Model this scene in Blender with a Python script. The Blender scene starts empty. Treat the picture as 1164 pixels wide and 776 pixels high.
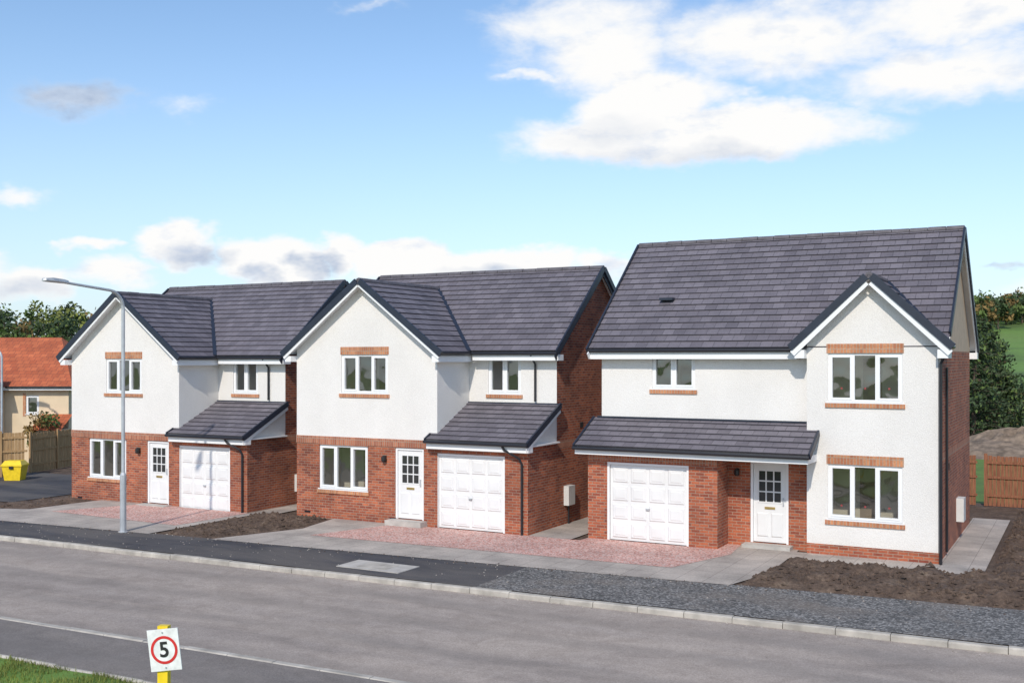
import bpy, math, random
from mathutils import Vector, noise, Matrix
random.seed(7)
sc=bpy.context.scene
Z=Vector((0,0,1))
YAW=math.radians(28.5); F=Vector((-math.sin(YAW),math.cos(YAW),0)); R=Vector((math.cos(YAW),math.sin(YAW),0))
HC=4.7; FP=1211.0; HY=408.0
def V(*a): return Vector(a)
# ------------------------------------------------------------ materials
MATS={}
def newmat(name):
    m=bpy.data.materials.new(name); m.use_nodes=True
    nt=m.node_tree; b=nt.nodes['Principled BSDF']; MATS[name]=m
    return m,nt,b
def N(nt,t,**k):
    n=nt.nodes.new(t)
    for a,v in k.items(): setattr(n,a,v)
    return n
def noise_n(nt,vec,scale,detail=4,rough=.55,dist=0):
    n=N(nt,'ShaderNodeTexNoise'); n.inputs['Scale'].default_value=scale; n.inputs['Detail'].default_value=detail
    n.inputs['Roughness'].default_value=rough; n.inputs['Distortion'].default_value=dist
    if vec is not None: nt.links.new(vec,n.inputs['Vector'])
    return n.outputs['Fac']
def ramp(nt,fac,stops):
    r=N(nt,'ShaderNodeValToRGB'); cr=r.color_ramp
    while len(cr.elements)<len(stops): cr.elements.new(.5)
    for e,(p,c) in zip(cr.elements,stops):
        e.position=p; e.color=(c[0],c[1],c[2],1) if not isinstance(c,float) else (c,c,c,1)
    nt.links.new(fac,r.inputs['Fac']); return r.outputs['Color']
def mixc(nt,fac,a,b,mode='MIX'):
    n=N(nt,'ShaderNodeMix',data_type='RGBA',blend_type=mode)
    for i,v in ((0,fac),(6,a),(7,b)):
        if hasattr(v,'node'): nt.links.new(v,n.inputs[i])
        elif i==0: n.inputs[i].default_value=v
        else: n.inputs[i].default_value=(v[0],v[1],v[2],1)
    return n.outputs[2]
def bump(nt,b,h,strength=.3,dist=.01):
    n=N(nt,'ShaderNodeBump'); n.inputs['Strength'].default_value=strength; n.inputs['Distance'].default_value=dist
    nt.links.new(h,n.inputs['Height']); nt.links.new(n.outputs[0],b.inputs['Normal'])
def mth(nt,op,a,b=None,c=None,clamp=False):
    n=N(nt,'ShaderNodeMath',operation=op); n.use_clamp=clamp
    for i,v in enumerate((a,b,c)):
        if v is None: continue
        if hasattr(v,'node'): nt.links.new(v,n.inputs[i])
        else: n.inputs[i].default_value=v
    return n.outputs[0]
def coord(nt,which='Object',scale=None):
    t=N(nt,'ShaderNodeTexCoord'); o=t.outputs[which]
    if scale:
        mp=N(nt,'ShaderNodeMapping'); mp.inputs['Scale'].default_value=scale; nt.links.new(o,mp.inputs['Vector']); o=mp.outputs[0]
    return o
def geo(nt,scale=None):
    g=N(nt,'ShaderNodeNewGeometry'); o=g.outputs['Position']
    if scale:
        mp=N(nt,'ShaderNodeMapping'); mp.inputs['Scale'].default_value=scale; nt.links.new(o,mp.inputs['Vector']); o=mp.outputs[0]
    return o
def brickmat(name,c1,c2,mort,bw=.225,rh=.075,ms=.008,off=.5,rough=.85,bs=.4,lo=.78,hi=1.15):
    m,nt,b=newmat(name); uv=coord(nt,'UV')
    t=N(nt,'ShaderNodeTexBrick'); t.offset=off; t.inputs['Scale'].default_value=1
    t.inputs['Brick Width'].default_value=bw; t.inputs['Row Height'].default_value=rh
    t.inputs['Mortar Size'].default_value=ms; t.inputs['Mortar Smooth'].default_value=.2
    t.inputs['Color1'].default_value=(*c1,1); t.inputs['Color2'].default_value=(*c2,1); t.inputs['Mortar'].default_value=(*mort,1)
    nt.links.new(uv,t.inputs['Vector'])
    p=geo(nt)
    n1=noise_n(nt,p,1.1,4); n2=noise_n(nt,p,24,2)
    c=mixc(nt,1.0,t.outputs['Color'],ramp(nt,n1,[(.3,(lo,lo,lo)),(.7,(hi,hi*.985,hi*.97))]),'MULTIPLY')
    c=mixc(nt,1.0,c,ramp(nt,n2,[(.3,(.85,.85,.85)),(.7,(1.12,1.12,1.12))]),'MULTIPLY')
    nt.links.new(c,b.inputs['Base Color']); b.inputs['Roughness'].default_value=rough
    inv=N(nt,'ShaderNodeMath',operation='SUBTRACT'); inv.inputs[0].default_value=1; nt.links.new(t.outputs['Fac'],inv.inputs[1])
    bump(nt,b,inv.outputs[0],bs,.01)
    return m
brickmat('brick',(.46,.13,.058),(.23,.056,.032),(.33,.24,.18),lo=.74,hi=1.2)
brickmat('brick_orange',(.58,.26,.125),(.44,.165,.08),(.42,.33,.25),bw=.075,rh=.235,off=0)
brickmat('brick_band',(.50,.20,.11),(.34,.11,.06),(.36,.28,.22),bw=.075,rh=.235,off=0)
TG=.26
m=brickmat('roof_tile',(.135,.122,.142),(.190,.173,.198),(.055,.05,.060),bw=.30,rh=TG,ms=.006,rough=.6,bs=.4,lo=.84,hi=1.1)
brickmat('red_tile',(.55,.15,.06),(.42,.10,.04),(.2,.06,.04),bw=.3,rh=.3,ms=.01,rough=.8)
brickmat('slab',(.48,.43,.38),(.41,.365,.325),(.22,.19,.17),bw=.6,rh=.6,ms=.006,off=0,bs=.3,lo=.70,hi=1.12)
def simple(name,c,rough=.6,var=.12,ns=6,bs=0,bscale=40,metal=0,spec=None,det=4):
    m,nt,b=newmat(name); p=geo(nt)
    f=noise_n(nt,p,ns,det)
    lo=[x*(1-var) for x in c]; hi=[min(1,x*(1+var)) for x in c]
    nt.links.new(ramp(nt,f,[(.3,lo),(.7,hi)]),b.inputs['Base Color'])
    b.inputs['Roughness'].default_value=rough; b.inputs['Metallic'].default_value=metal
    if spec is not None: b.inputs['Specular IOR Level'].default_value=spec
    if bs: bump(nt,b,noise_n(nt,p,bscale,3),bs,.01)
    return m
m,nt,b=newmat('render_white'); p=geo(nt)
big=noise_n(nt,geo(nt,(.6,.6,.35)),1.3,5); fine=noise_n(nt,p,42,3,.75)
c=ramp(nt,big,[(.3,(.78,.75,.71)),(.65,(.85,.82,.78))])
c=mixc(nt,1,c,ramp(nt,fine,[(.3,(.86,.86,.86)),(.65,(1.03,1.03,1.03))]),'MULTIPLY')
sz=N(nt,'ShaderNodeSeparateXYZ'); nt.links.new(p,sz.inputs[0])
hgtm=mth(nt,'MULTIPLY_ADD',sz.outputs[2],-1.8,mth(nt,'ADD',.7,mth(nt,'MULTIPLY',big,.6)),True)
hgtm=mth(nt,'MINIMUM',mth(nt,'MAXIMUM',hgtm,0.0),1.0)
c=mixc(nt,mth(nt,'MULTIPLY',hgtm,.3),c,(.55,.47,.39))
nt.links.new(c,b.inputs['Base Color']); b.inputs['Roughness'].default_value=.95; bump(nt,b,fine,.8,.015)
simple('cream',(.72,.58,.40),.9,.06,2,.4,40)
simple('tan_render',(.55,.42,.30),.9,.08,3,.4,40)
simple('upvc',(.84,.84,.84),.35,.02,2)
simple('door_white',(.76,.76,.75),.45,.05,1.5)
simple('interior_wall',(.74,.67,.56),.9,.04,2)
simple('interior_floor',(.34,.25,.17),.8,.2,3)
simple('gutter',(.018,.018,.022),.35,.1)
simple('bargedark',(.022,.028,.045),.45,.15)
simple('tile_edge',(.06,.055,.064),.7,.25,6)
simple('ridge_tile',(.11,.10,.112),.6,.25,4)
simple('brass',(.6,.42,.15),.35,.1,metal=.8)
simple('meter',(.62,.62,.6),.5,.05)
simple('lampblack',(.02,.02,.02),.4)
simple('yellow',(.85,.60,.02),.45,.12,7)
simple('signwhite',(.78,.78,.77),.45,.14,16)
simple('signred',(.62,.03,.03),.45,.1,9)
simple('sticker',(.30,.05,.05),.5,.1,9)
simple('signblack',(.02,.02,.02),.5)
simple('galv',(.50,.52,.54),.45,.15,3,metal=.3)
simple('concrete',(.46,.43,.39),.9,.18,3,.3,60)
simple('kerb',(.43,.395,.345),.9,.3,2.5,.4,50)
simple('stone_bits',(.34,.30,.26),.9,.6,9)
simple('bark',(.10,.07,.05),.9,.3,8)
simple('pine_leaf',(.035,.062,.024),.8,.5,1.2)
simple('leaf_green',(.10,.15,.035),.8,.4,.4)
simple('leaf_dark',(.045,.075,.025),.8,.4,.4)
simple('leaf_brown',(.20,.13,.04),.8,.4,.4)
simple('leaf_lime',(.17,.19,.04),.8,.4,.4)
simple('grass_blade',(.17,.20,.035),.7,.5,1.5)
simple('gravel_grey',(.20,.15,.11),.95,.5,2.5,.9,9)
m,nt,b=newmat('fence_wood'); w=noise_n(nt,geo(nt,(9,9,.8)),3,5)
nt.links.new(ramp(nt,w,[(.3,(.17,.06,.03)),(.7,(.34,.14,.07))]),b.inputs['Base Color']); b.inputs['Roughness'].default_value=.85
m,nt,b=newmat('fence_light'); w=noise_n(nt,geo(nt,(9,9,.8)),3,5)
nt.links.new(ramp(nt,w,[(.3,(.34,.20,.09)),(.7,(.52,.34,.17))]),b.inputs['Base Color']); b.inputs['Roughness'].default_value=.85
m,nt,b=newmat('glass_dark'); b.inputs['Base Color'].default_value=(.04,.042,.042,1); b.inputs['Roughness'].default_value=.05
# window glass: see-through pane with angle-dependent reflection (symmetric for both sides)
m,nt,b=newmat('window_glass'); nt.nodes.remove(b); o_=nt.nodes['Material Output']
lw_=N(nt,'ShaderNodeLayerWeight'); lw_.inputs['Blend'].default_value=.5
fc=mth(nt,'MULTIPLY_ADD',mth(nt,'POWER',lw_.outputs['Facing'],3.0),.6,.17,True)
tr=N(nt,'ShaderNodeBsdfTransparent'); tr.inputs[0].default_value=(.80,.82,.79,1)
gl=N(nt,'ShaderNodeBsdfGlossy'); gl.inputs['Roughness'].default_value=.03; gl.inputs[0].default_value=(.92,.93,.91,1)
bp=N(nt,'ShaderNodeBump'); bp.inputs['Strength'].default_value=.3; bp.inputs['Distance'].default_value=.06; nt.links.new(noise_n(nt,geo(nt),1.6,1),bp.inputs['Height']); nt.links.new(bp.outputs[0],gl.inputs['Normal'])
mxs=N(nt,'ShaderNodeMixShader'); nt.links.new(fc,mxs.inputs[0]); nt.links.new(tr.outputs[0],mxs.inputs[1]); nt.links.new(gl.outputs[0],mxs.inputs[2]); nt.links.new(mxs.outputs[0],o_.inputs[0])
def stones(name,stops,scale,bs=.8,patch=None):
    m,nt,b=newmat(name); p=geo(nt)
    v=N(nt,'ShaderNodeTexVoronoi'); v.inputs['Scale'].default_value=scale; nt.links.new(p,v.inputs['Vector'])
    sep=N(nt,'ShaderNodeSeparateColor'); nt.links.new(v.outputs['Color'],sep.inputs[0])
    c=ramp(nt,sep.outputs[0],stops)
    big=noise_n(nt,p,.9,5,.65)
    c=mixc(nt,1,c,ramp(nt,big,[(.3,(.78,.78,.78)),(.7,(1.15,1.15,1.15))]),'MULTIPLY')
    c=mixc(nt,1,c,ramp(nt,v.outputs['Distance'],[(.1,(1.1,1.1,1.1)),(.75,(.68,.68,.68))]),'MULTIPLY')
    if patch: c=mixc(nt,ramp(nt,noise_n(nt,p,.55,5,.65),[(.5,0.0),(.66,.6)]),c,patch)
    nt.links.new(c,b.inputs['Base Color']); b.inputs['Roughness'].default_value=.9
    bump(nt,b,v.outputs['Distance'],bs,.015)
stones('pink_gravel',[(0,(.42,.19,.155)),(.4,(.70,.375,.31)),(.75,(.80,.56,.49)),(1,(.58,.50,.46))],26,.5)
stones('chip_gravel',[(0,(.07,.068,.066)),(.5,(.165,.158,.15)),(.9,(.33,.315,.30))],24,.8,(.21,.175,.145))
m,nt,b=newmat('soil'); p=geo(nt)
a=noise_n(nt,p,2.2,7,.7); f=noise_n(nt,p,14,5,.7)
c=ramp(nt,a,[(.3,(.065,.042,.03)),(.55,(.13,.087,.062)),(.75,(.24,.175,.125))])
c=mixc(nt,1,c,ramp(nt,f,[(.3,(.55,.55,.55)),(.65,(1.3,1.3,1.3))]),'MULTIPLY')
nt.links.new(c,b.inputs['Base Color']); b.inputs['Roughness'].default_value=.95; bump(nt,b,f,1,.06)
def asphalt(name,lo,hi,dirt,dfac,streak=True):
    m,nt,b=newmat(name); p=geo(nt)
    a=noise_n(nt,geo(nt,(.35,1.4,1)) if streak else p,.8,6,.6); f=noise_n(nt,p,38,3,.85); d=noise_n(nt,geo(nt,(.3,1,1)),.6,6,.65,.6)
    c=ramp(nt,a,[(.3,lo),(.7,hi)])
    c=mixc(nt,ramp(nt,d,[(.40,0.0),(.60,dfac)]),c,dirt)
    c=mixc(nt,1,c,ramp(nt,f,[(.3,(.68,.68,.68)),(.7,(1.28,1.28,1.28))]),'MULTIPLY')
    if streak:
        sp=N(nt,'ShaderNodeTexVoronoi'); sp.inputs['Scale'].default_value=2.6; nt.links.new(p,sp.inputs['Vector'])
        c=mixc(nt,ramp(nt,sp.outputs['Distance'],[(.03,.5),(.055,0.0)]),c,(.09,.08,.075))
        bl=noise_n(nt,geo(nt,(1,1,1)),1.7,5,.7,.8)
        c=mixc(nt,1,c,ramp(nt,bl,[(.35,(.88,.87,.86)),(.6,(1.07,1.07,1.07))]),'MULTIPLY')
        s=N(nt,'ShaderNodeSeparateXYZ'); nt.links.new(p,s.inputs[0])
        v=mth(nt,'MULTIPLY_ADD',s.outputs[0],-.03,s.outputs[1]); v=mth(nt,'ADD',v,mth(nt,'MULTIPLY',noise_n(nt,geo(nt,(.12,.12,1)),1,2),1.2))
        wv=mth(nt,'SINE',mth(nt,'MULTIPLY',v,4.1)); ww=mth(nt,'MULTIPLY',mth(nt,'MAXIMUM',wv,0.0),mth(nt,'MULTIPLY',a,.6))
        c=mixc(nt,ww,c,(.19,.168,.15))
    nt.links.new(c,b.inputs['Base Color']); b.inputs['Roughness'].default_value=.9; bump(nt,b,f,.5,.012)
asphalt('road_asphalt',(.275,.232,.202),(.375,.32,.28),(.43,.36,.305),.8)
asphalt('pave_asphalt',(.034,.034,.041),(.062,.061,.07),(.135,.12,.108),.7,False)
asphalt('near_asphalt',(.165,.145,.131),(.215,.19,.173),(.26,.225,.197),.6)
m,nt,b=newmat('grass_ground'); p=geo(nt)
a=noise_n(nt,p,.012,5,.6); f=noise_n(nt,p,1.2,5,.7)
c=ramp(nt,a,[(.38,(.07,.11,.026)),(.5,(.14,.25,.04)),(.66,(.18,.20,.06))])
c=mixc(nt,1,c,ramp(nt,f,[(.3,(.75,.75,.75)),(.7,(1.2,1.2,1.2))]),'MULTIPLY')
nt.links.new(c,b.inputs['Base Color']); b.inputs['Roughness'].default_value=.95

# ------------------------------------------------------------ mesh builder
class MB:
    def __init__(s): s.v=[];s.f=[];s.mi=[];s.uv=[];s.ml=[]
    def mid(s,m):
        if m not in s.ml: s.ml.append(m)
        return s.ml.index(m)
    def face(s,pts,mat,uv=None):
        pts=[Vector(p) for p in pts]; i=len(s.v); s.v+=pts; s.f.append(tuple(range(i,i+len(pts)))); s.mi.append(s.mid(mat))
        if uv is None:
            n=Vector((0,0,0)); o=pts[0]
            for k in range(1,len(pts)-1): n+=(pts[k]-o).cross(pts[k+1]-o)
            if n.length<1e-9: n=Vector((0,0,1))
            n.normalize()
            if abs(n.z)>.98: t=Vector((1,0,0)); b=Vector((0,1,0))
            else: t=Z.cross(n).normalized(); b=n.cross(t)
            uv=[(p.dot(t),p.dot(b)) for p in pts]
        s.uv+=uv
    def hexa(s,c,mat):
        for q in ((0,3,2,1),(4,5,6,7),(0,1,5,4),(1,2,6,5),(2,3,7,6),(3,0,4,7)): s.face([c[i] for i in q],mat)
    def box(s,x0,x1,y0,y1,z0,z1,mat):
        s.hexa([V(x0,y0,z0),V(x1,y0,z0),V(x1,y1,z0),V(x0,y1,z0),V(x0,y0,z1),V(x1,y0,z1),V(x1,y1,z1),V(x0,y1,z1)],mat)
    def lbox(s,W,u0,u1,v0,v1,n0,n1,mat):
        P=W.P; s.hexa([P(u0,v0,n0),P(u1,v0,n0),P(u1,v0,n1),P(u0,v0,n1),P(u0,v1,n0),P(u1,v1,n0),P(u1,v1,n1),P(u0,v1,n1)],mat)
    def beam(s,p0,p1,w,h,mat,up=Z,lift=0):
        p0=Vector(p0);p1=Vector(p1); t=(p1-p0).normalized(); sd=t.cross(up).normalized(); u=sd.cross(t).normalized()
        c=[]
        for p in (p0,p1):
            for a,bb in ((-1,0),(1,0),(1,1),(-1,1)): c.append(p+sd*(w/2*a)+u*(lift+h*bb))
        s.hexa(c,mat)
    def tube(s,pts,r,mat,n=8,rs=None):
        pts=[Vector(p) for p in pts]; rings=[]
        for i,p in enumerate(pts):
            t=(pts[min(i+1,len(pts)-1)]-pts[max(i-1,0)]).normalized()
            a=Vector((1,0,0)) if abs(t.x)<.8 else Vector((0,1,0))
            x=t.cross(a).normalized(); y=t.cross(x); rr=rs[i] if rs else r
            rings.append([p+x*rr*math.cos(2*math.pi*k/n)+y*rr*math.sin(2*math.pi*k/n) for k in range(n)])
        for i in range(len(rings)-1):
            for k in range(n): s.face([rings[i][k],rings[i][(k+1)%n],rings[i+1][(k+1)%n],rings[i+1][k]],mat)
        s.face(rings[0][::-1],mat); s.face(rings[-1],mat)
    def obj(s,name,parent=None,origin=None,smooth=False):
        me=bpy.data.meshes.new(name); o0=origin if origin else Vector((0,0,0))
        me.from_pydata([tuple(p-o0) for p in s.v],[],s.f)
        for m in s.ml: me.materials.append(MATS[m])
        me.polygons.foreach_set('material_index',s.mi)
        ul=me.uv_layers.new(name='UVMap'); ul.data.foreach_set('uv',[x for p in s.uv for x in p])
        if smooth: me.polygons.foreach_set('use_smooth',[True]*len(me.polygons))
        me.update(); o=bpy.data.objects.new(name,me); sc.collection.objects.link(o)
        if parent: o.parent=parent
        elif origin: o.location=origin
        return o
def empty(name,loc):
    e=bpy.data.objects.new(name,None); e.location=loc; e.empty_display_size=.3; sc.collection.objects.link(e); return e
class Wall:
    def __init__(s,O,T,Nn): s.O=Vector(O); s.T=Vector(T); s.N=Vector(Nn)
    def P(s,u,v,n=0): return s.O+s.T*u+Z*v+s.N*n
def wall(mb,W,us,vs,matf,ops=(),rev=.12,top=None,apex=None):
    U=sorted(set([us[0],us[1]]+[x for o in ops for x in o[:2]]+([apex] if apex is not None else []))); VV=sorted(set(list(vs)+[x for o in ops for x in o[2:4]]))
    for a,b in zip(U,U[1:]):
        for c,d in zip(VV,VV[1:]):
            um=(a+b)/2; vm=(c+d)/2
            if any(o[0]<um<o[1] and o[2]<vm<o[3] for o in ops): continue
            if top and d==VV[-1]: mb.face([W.P(a,c),W.P(b,c),W.P(b,top(b)),W.P(a,top(a))],matf(um,vm))
            else: mb.face([W.P(a,c),W.P(b,c),W.P(b,d),W.P(a,d)],matf(um,vm))
    for o in ops:
        u0,u1,v0,v1=o
        cuts=sorted(set([v0,v1]+[v for v in vs if v0<v<v1]))
        for c,d in zip(cuts,cuts[1:]):
            mt=matf(u0,(c+d)/2)
            mb.face([W.P(u0,c),W.P(u0,d),W.P(u0,d,-rev),W.P(u0,c,-rev)],mt); mb.face([W.P(u1,c),W.P(u1,d),W.P(u1,d,-rev),W.P(u1,c,-rev)],mt)
        mb.face([W.P(u0,v1),W.P(u1,v1),W.P(u1,v1,-rev),W.P(u0,v1,-rev)],matf(u0,v1-.01))
        mb.face([W.P(u0,v0),W.P(u1,v0),W.P(u1,v0,-rev),W.P(u0,v0,-rev)],matf(u0,v0))
def room(mb,W,u0,u1,v0,v1,dep=2.4):
    a=u0-.35;b=u1+.35;c=v0-.75;d=v1+.12;n0=-.125;n1=-dep; P=W.P
    mb.face([P(a,c,n1),P(b,c,n1),P(b,d,n1),P(a,d,n1)],'interior_wall')
    mb.face([P(a,c,n0),P(a,c,n1),P(a,d,n1),P(a,d,n0)],'interior_wall'); mb.face([P(b,c,n0),P(b,c,n1),P(b,d,n1),P(b,d,n0)],'interior_wall')
    mb.face([P(a,c,n0),P(b,c,n0),P(b,c,n1),P(a,c,n1)],'interior_floor'); mb.face([P(a,d,n0),P(b,d,n0),P(b,d,n1),P(a,d,n1)],'interior_wall')
    x=a+(b-a)*random.uniform(.25,.6); mb.face([P(x,c,n1+.01),P(x+.45,c,n1+.01),P(x+.45,d-.25,n1+.01),P(x,d-.25,n1+.01)],'interior_floor')
    for (e,f_,g_,h_) in ((a,u0,c,d),(u1,b,c,d)): mb.face([P(e,g_,n0),P(f_,g_,n0),P(f_,h_,n0),P(e,h_,n0)],'interior_wall')
    mb.face([P(u0,c,n0),P(u1,c,n0),P(u1,v0,n0),P(u0,v0,n0)],'interior_wall'); mb.face([P(u0,v1,n0),P(u1,v1,n0),P(u1,d,n0),P(u0,d,n0)],'interior_wall')
def window(mb,W,u0,u1,v0,v1,n=3,lintel=True,sill=True,dots=False,dep=1.5):
    fw=.055; a=-.11; b=-.035
    mb.lbox(W,u0,u0+fw,v0,v1,a,b,'upvc'); mb.lbox(W,u1-fw,u1,v0,v1,a,b,'upvc')
    mb.lbox(W,u0+fw,u1-fw,v0,v0+fw,a,b,'upvc'); mb.lbox(W,u0+fw,u1-fw,v1-fw,v1,a,b,'upvc')
    iu0=u0+fw; iu1=u1-fw; iv0=v0+fw; iv1=v1-fw
    w=(iu1-iu0)/n
    for i in range(n):
        x0=iu0+i*w; x1=x0+w
        if i: mb.lbox(W,x0-.03,x0+.03,iv0,iv1,a,b+.001,'upvc')
        g0=x0+(.03 if i else 0); g1=x1-(.03 if i<n-1 else 0)
        if i!=1 or n<3:
            sw=.045
            mb.lbox(W,g0,g0+sw,iv0,iv1,a,b+.012,'upvc'); mb.lbox(W,g1-sw,g1,iv0,iv1,a,b+.012,'upvc')
            mb.lbox(W,g0+sw,g1-sw,iv0,iv0+sw,a,b+.012,'upvc'); mb.lbox(W,g0+sw,g1-sw,iv1-sw,iv1,a,b+.012,'upvc')
        t=random.uniform(-.006,.006); t2=random.uniform(0,.016)
        mb.face([W.P(g0,iv0,-.078+t/2),W.P(g1,iv0,-.078-t/2),W.P(g1,iv1,-.086-t2/2),W.P(g0,iv1,-.086-t2/2)],'window_glass')
        if dots:
            cx=(g0+g1)/2; mb.lbox(W,cx-.022,cx+.022,v0+.30,v0+.345,-.074,-.071,'sticker')
    room(mb,W,u0,u1,v0,v1,dep)
    mb.lbox(W,u0-.03,u1+.03,v0-.03,v0,-.11,.03,'upvc')
    if lintel: mb.lbox(W,u0-.03,u1+.03,v1+.002,v1+.225,-.10,.014,'brick_orange')
    if sill: mb.lbox(W,u0-.06,u1+.06,v0-.135,v0-.032,-.05,.04,'brick_orange')
def frust(mb,W,u0,u1,v0,v1,n0,n1,ins,mat):
    P=W.P
    lo=[P(u0,v0,n0),P(u1,v0,n0),P(u1,v1,n0),P(u0,v1,n0)]; hi=[P(u0+ins,v0+ins,n1),P(u1-ins,v0+ins,n1),P(u1-ins,v1-ins,n1),P(u0+ins,v1-ins,n1)]
    for i in range(4): mb.face([lo[i],lo[(i+1)%4],hi[(i+1)%4],hi[i]],mat)
    mb.face(hi,mat)
def door(mb,W,u0,u1,v0,v1):
    fw=.06
    mb.lbox(W,u0,u0+fw,v0,v1,-.12,-.03,'upvc'); mb.lbox(W,u1-fw,u1,v0,v1,-.12,-.03,'upvc'); mb.lbox(W,u0+fw,u1-fw,v1-fw,v1,-.12,-.03,'upvc')
    a=u0+fw+.006; b=u1-fw-.006; t=v1-fw-.006
    mb.lbox(W,a,b,v0+.02,t,-.115,-.07,'door_white')
    mb.face([W.P(u0,v0,-.13),W.P(u1,v0,-.13),W.P(u1,v1,-.13),W.P(u0,v1,-.13)],'lampblack')
    w=b-a; gu0=a+.15*w; gu1=b-.15*w; gv1=t-.14; gv0=gv1-.80
    cw=(gu1-gu0)/3; ch=(gv1-gv0)/3
    for i in range(3):
        for j in range(3):
            x=gu0+i*cw; y=gv0+j*ch
            mb.face([W.P(x+.018,y+.018,-.066),W.P(x+cw-.018,y+.018,-.066),W.P(x+cw-.018,y+ch-.018,-.066),W.P(x+.018,y+ch-.018,-.066)],'glass_dark')
    for i in range(4):
        mb.lbox(W,gu0+i*cw-.014,gu0+i*cw+.014,gv0-.016,gv1+.016,-.07,-.055,'door_white'); mb.lbox(W,gu0-.015,gu1+.015,gv0+i*ch-.014,gv0+i*ch+.014,-.07,-.057,'door_white')
    mb.lbox(W,(a+b)/2-.13,(a+b)/2+.13,gv0-.17,gv0-.11,-.07,-.055,'brass')
    for q in ((a+.1*w,a+.46*w),(a+.54*w,b-.1*w)): frust(mb,W,q[0],q[1],v0+.15,gv0-.26,-.0695,-.05,.03,'door_white')
    mb.lbox(W,b-.09,b-.06,v0+.95,v0+1.15,-.07,-.04,'galv')
    mb.lbox(W,u0-.12,u1+.12,v0-.16,v0-.002,-.11,.35,'concrete')
def garage(mb,W,u0,u1,v0,v1):
    fw=.06
    mb.lbox(W,u0,u0+fw,v0,v1,-.12,-.02,'upvc'); mb.lbox(W,u1-fw,u1,v0,v1,-.12,-.02,'upvc'); mb.lbox(W,u0+fw,u1-fw,v1-fw,v1,-.12,-.02,'upvc')
    a=u0+fw+.01; b=u1-fw-.01; t=v1-fw-.01; c=v0+.02
    mb.face([W.P(u0,v0,-.13),W.P(u1,v0,-.13),W.P(u1,v1,-.13),W.P(u0,v1,-.13)],'lampblack')
    mb.lbox(W,a,b,c,t,-.11,-.075,'door_white')
    R_=4; C_=4; cw=(b-a-.06)/C_; ch=(t-c-.04)/R_
    for i in range(C_):
        for j in range(R_):
            x=a+.03+i*cw; y=c+.02+j*ch
            frust(mb,W,x+.035,x+cw-.035,y+.04,y+ch-.04,-.0745,-.050,.028,'door_white')
            frust(mb,W,x+.10,x+cw-.10,y+.105,y+ch-.105,-.0499,-.041,.02,'door_white')
    mb.lbox(W,(a+b)/2-.05,(a+b)/2+.05,c+.82,c+.86,-.07,-.025,'galv')
def slope(mb,A,T,U,L,ends,mat='roof_tile',g=TG,th=.028,under=True):
    A=Vector(A);T=Vector(T);U=Vector(U).normalized(); Nn=T.cross(U).normalized()
    if Nn.z<0: Nn=-Nn
    n=math.ceil(L/g)
    for i in range(n):
        s0=i*g; s1=min((i+1)*g,L)
        a0,b0=ends(s0); a1,b1=ends(s1); j0=random.uniform(-.004,.004); j1=random.uniform(-.004,.004)
        pts=[A+T*a0+U*s0+Nn*(th+j0),A+T*b0+U*s0+Nn*(th+j1),A+T*b1+U*s1,A+T*a1+U*s1]
        mb.face(pts,mat,[(a0,s0+.001),(b0,s0+.001),(b1,s1-.001),(a1,s1-.001)])
        mb.face([A+T*a0+U*s0-Nn*.01,A+T*b0+U*s0-Nn*.01,pts[1],pts[0]],'tile_edge')
    if under:
        a0,b0=ends(0); a1,b1=ends(L); q=-.07
        mb.face([A+T*a0+Nn*q,A+T*b0+Nn*q,A+T*b1+U*L+Nn*q,A+T*a1+U*L+Nn*q],'upvc')
def ridge(mb,p0,p1,r=.09):
    p0=Vector(p0);p1=Vector(p1); L=(p1-p0).length; t=(p1-p0)/L; n=max(1,int(L/.45)); w=L/n
    for i in range(n):
        j=Z*random.uniform(-.006,.006)
        mb.tube([p0+t*(i*w+.008)+j,p0+t*((i+1)*w-.008)+j],r,'ridge_tile',8)
def gutter(mb,p0,p1,r=.05): mb.tube([p0,p1],r,'gutter',8)
def walllamp(mb,W,u,v):
    mb.lbox(W,u-.04,u+.04,v-.09,v+.09,0,.03,'lampblack'); 
    c=[W.P(u,v-.09,.1),W.P(u,v-.05,.1),W.P(u,v+.05,.1),W.P(u,v+.10,.1)]
    mb.tube(c,.05,'lampblack',8,[.04,.07,.07,.02])

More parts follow.
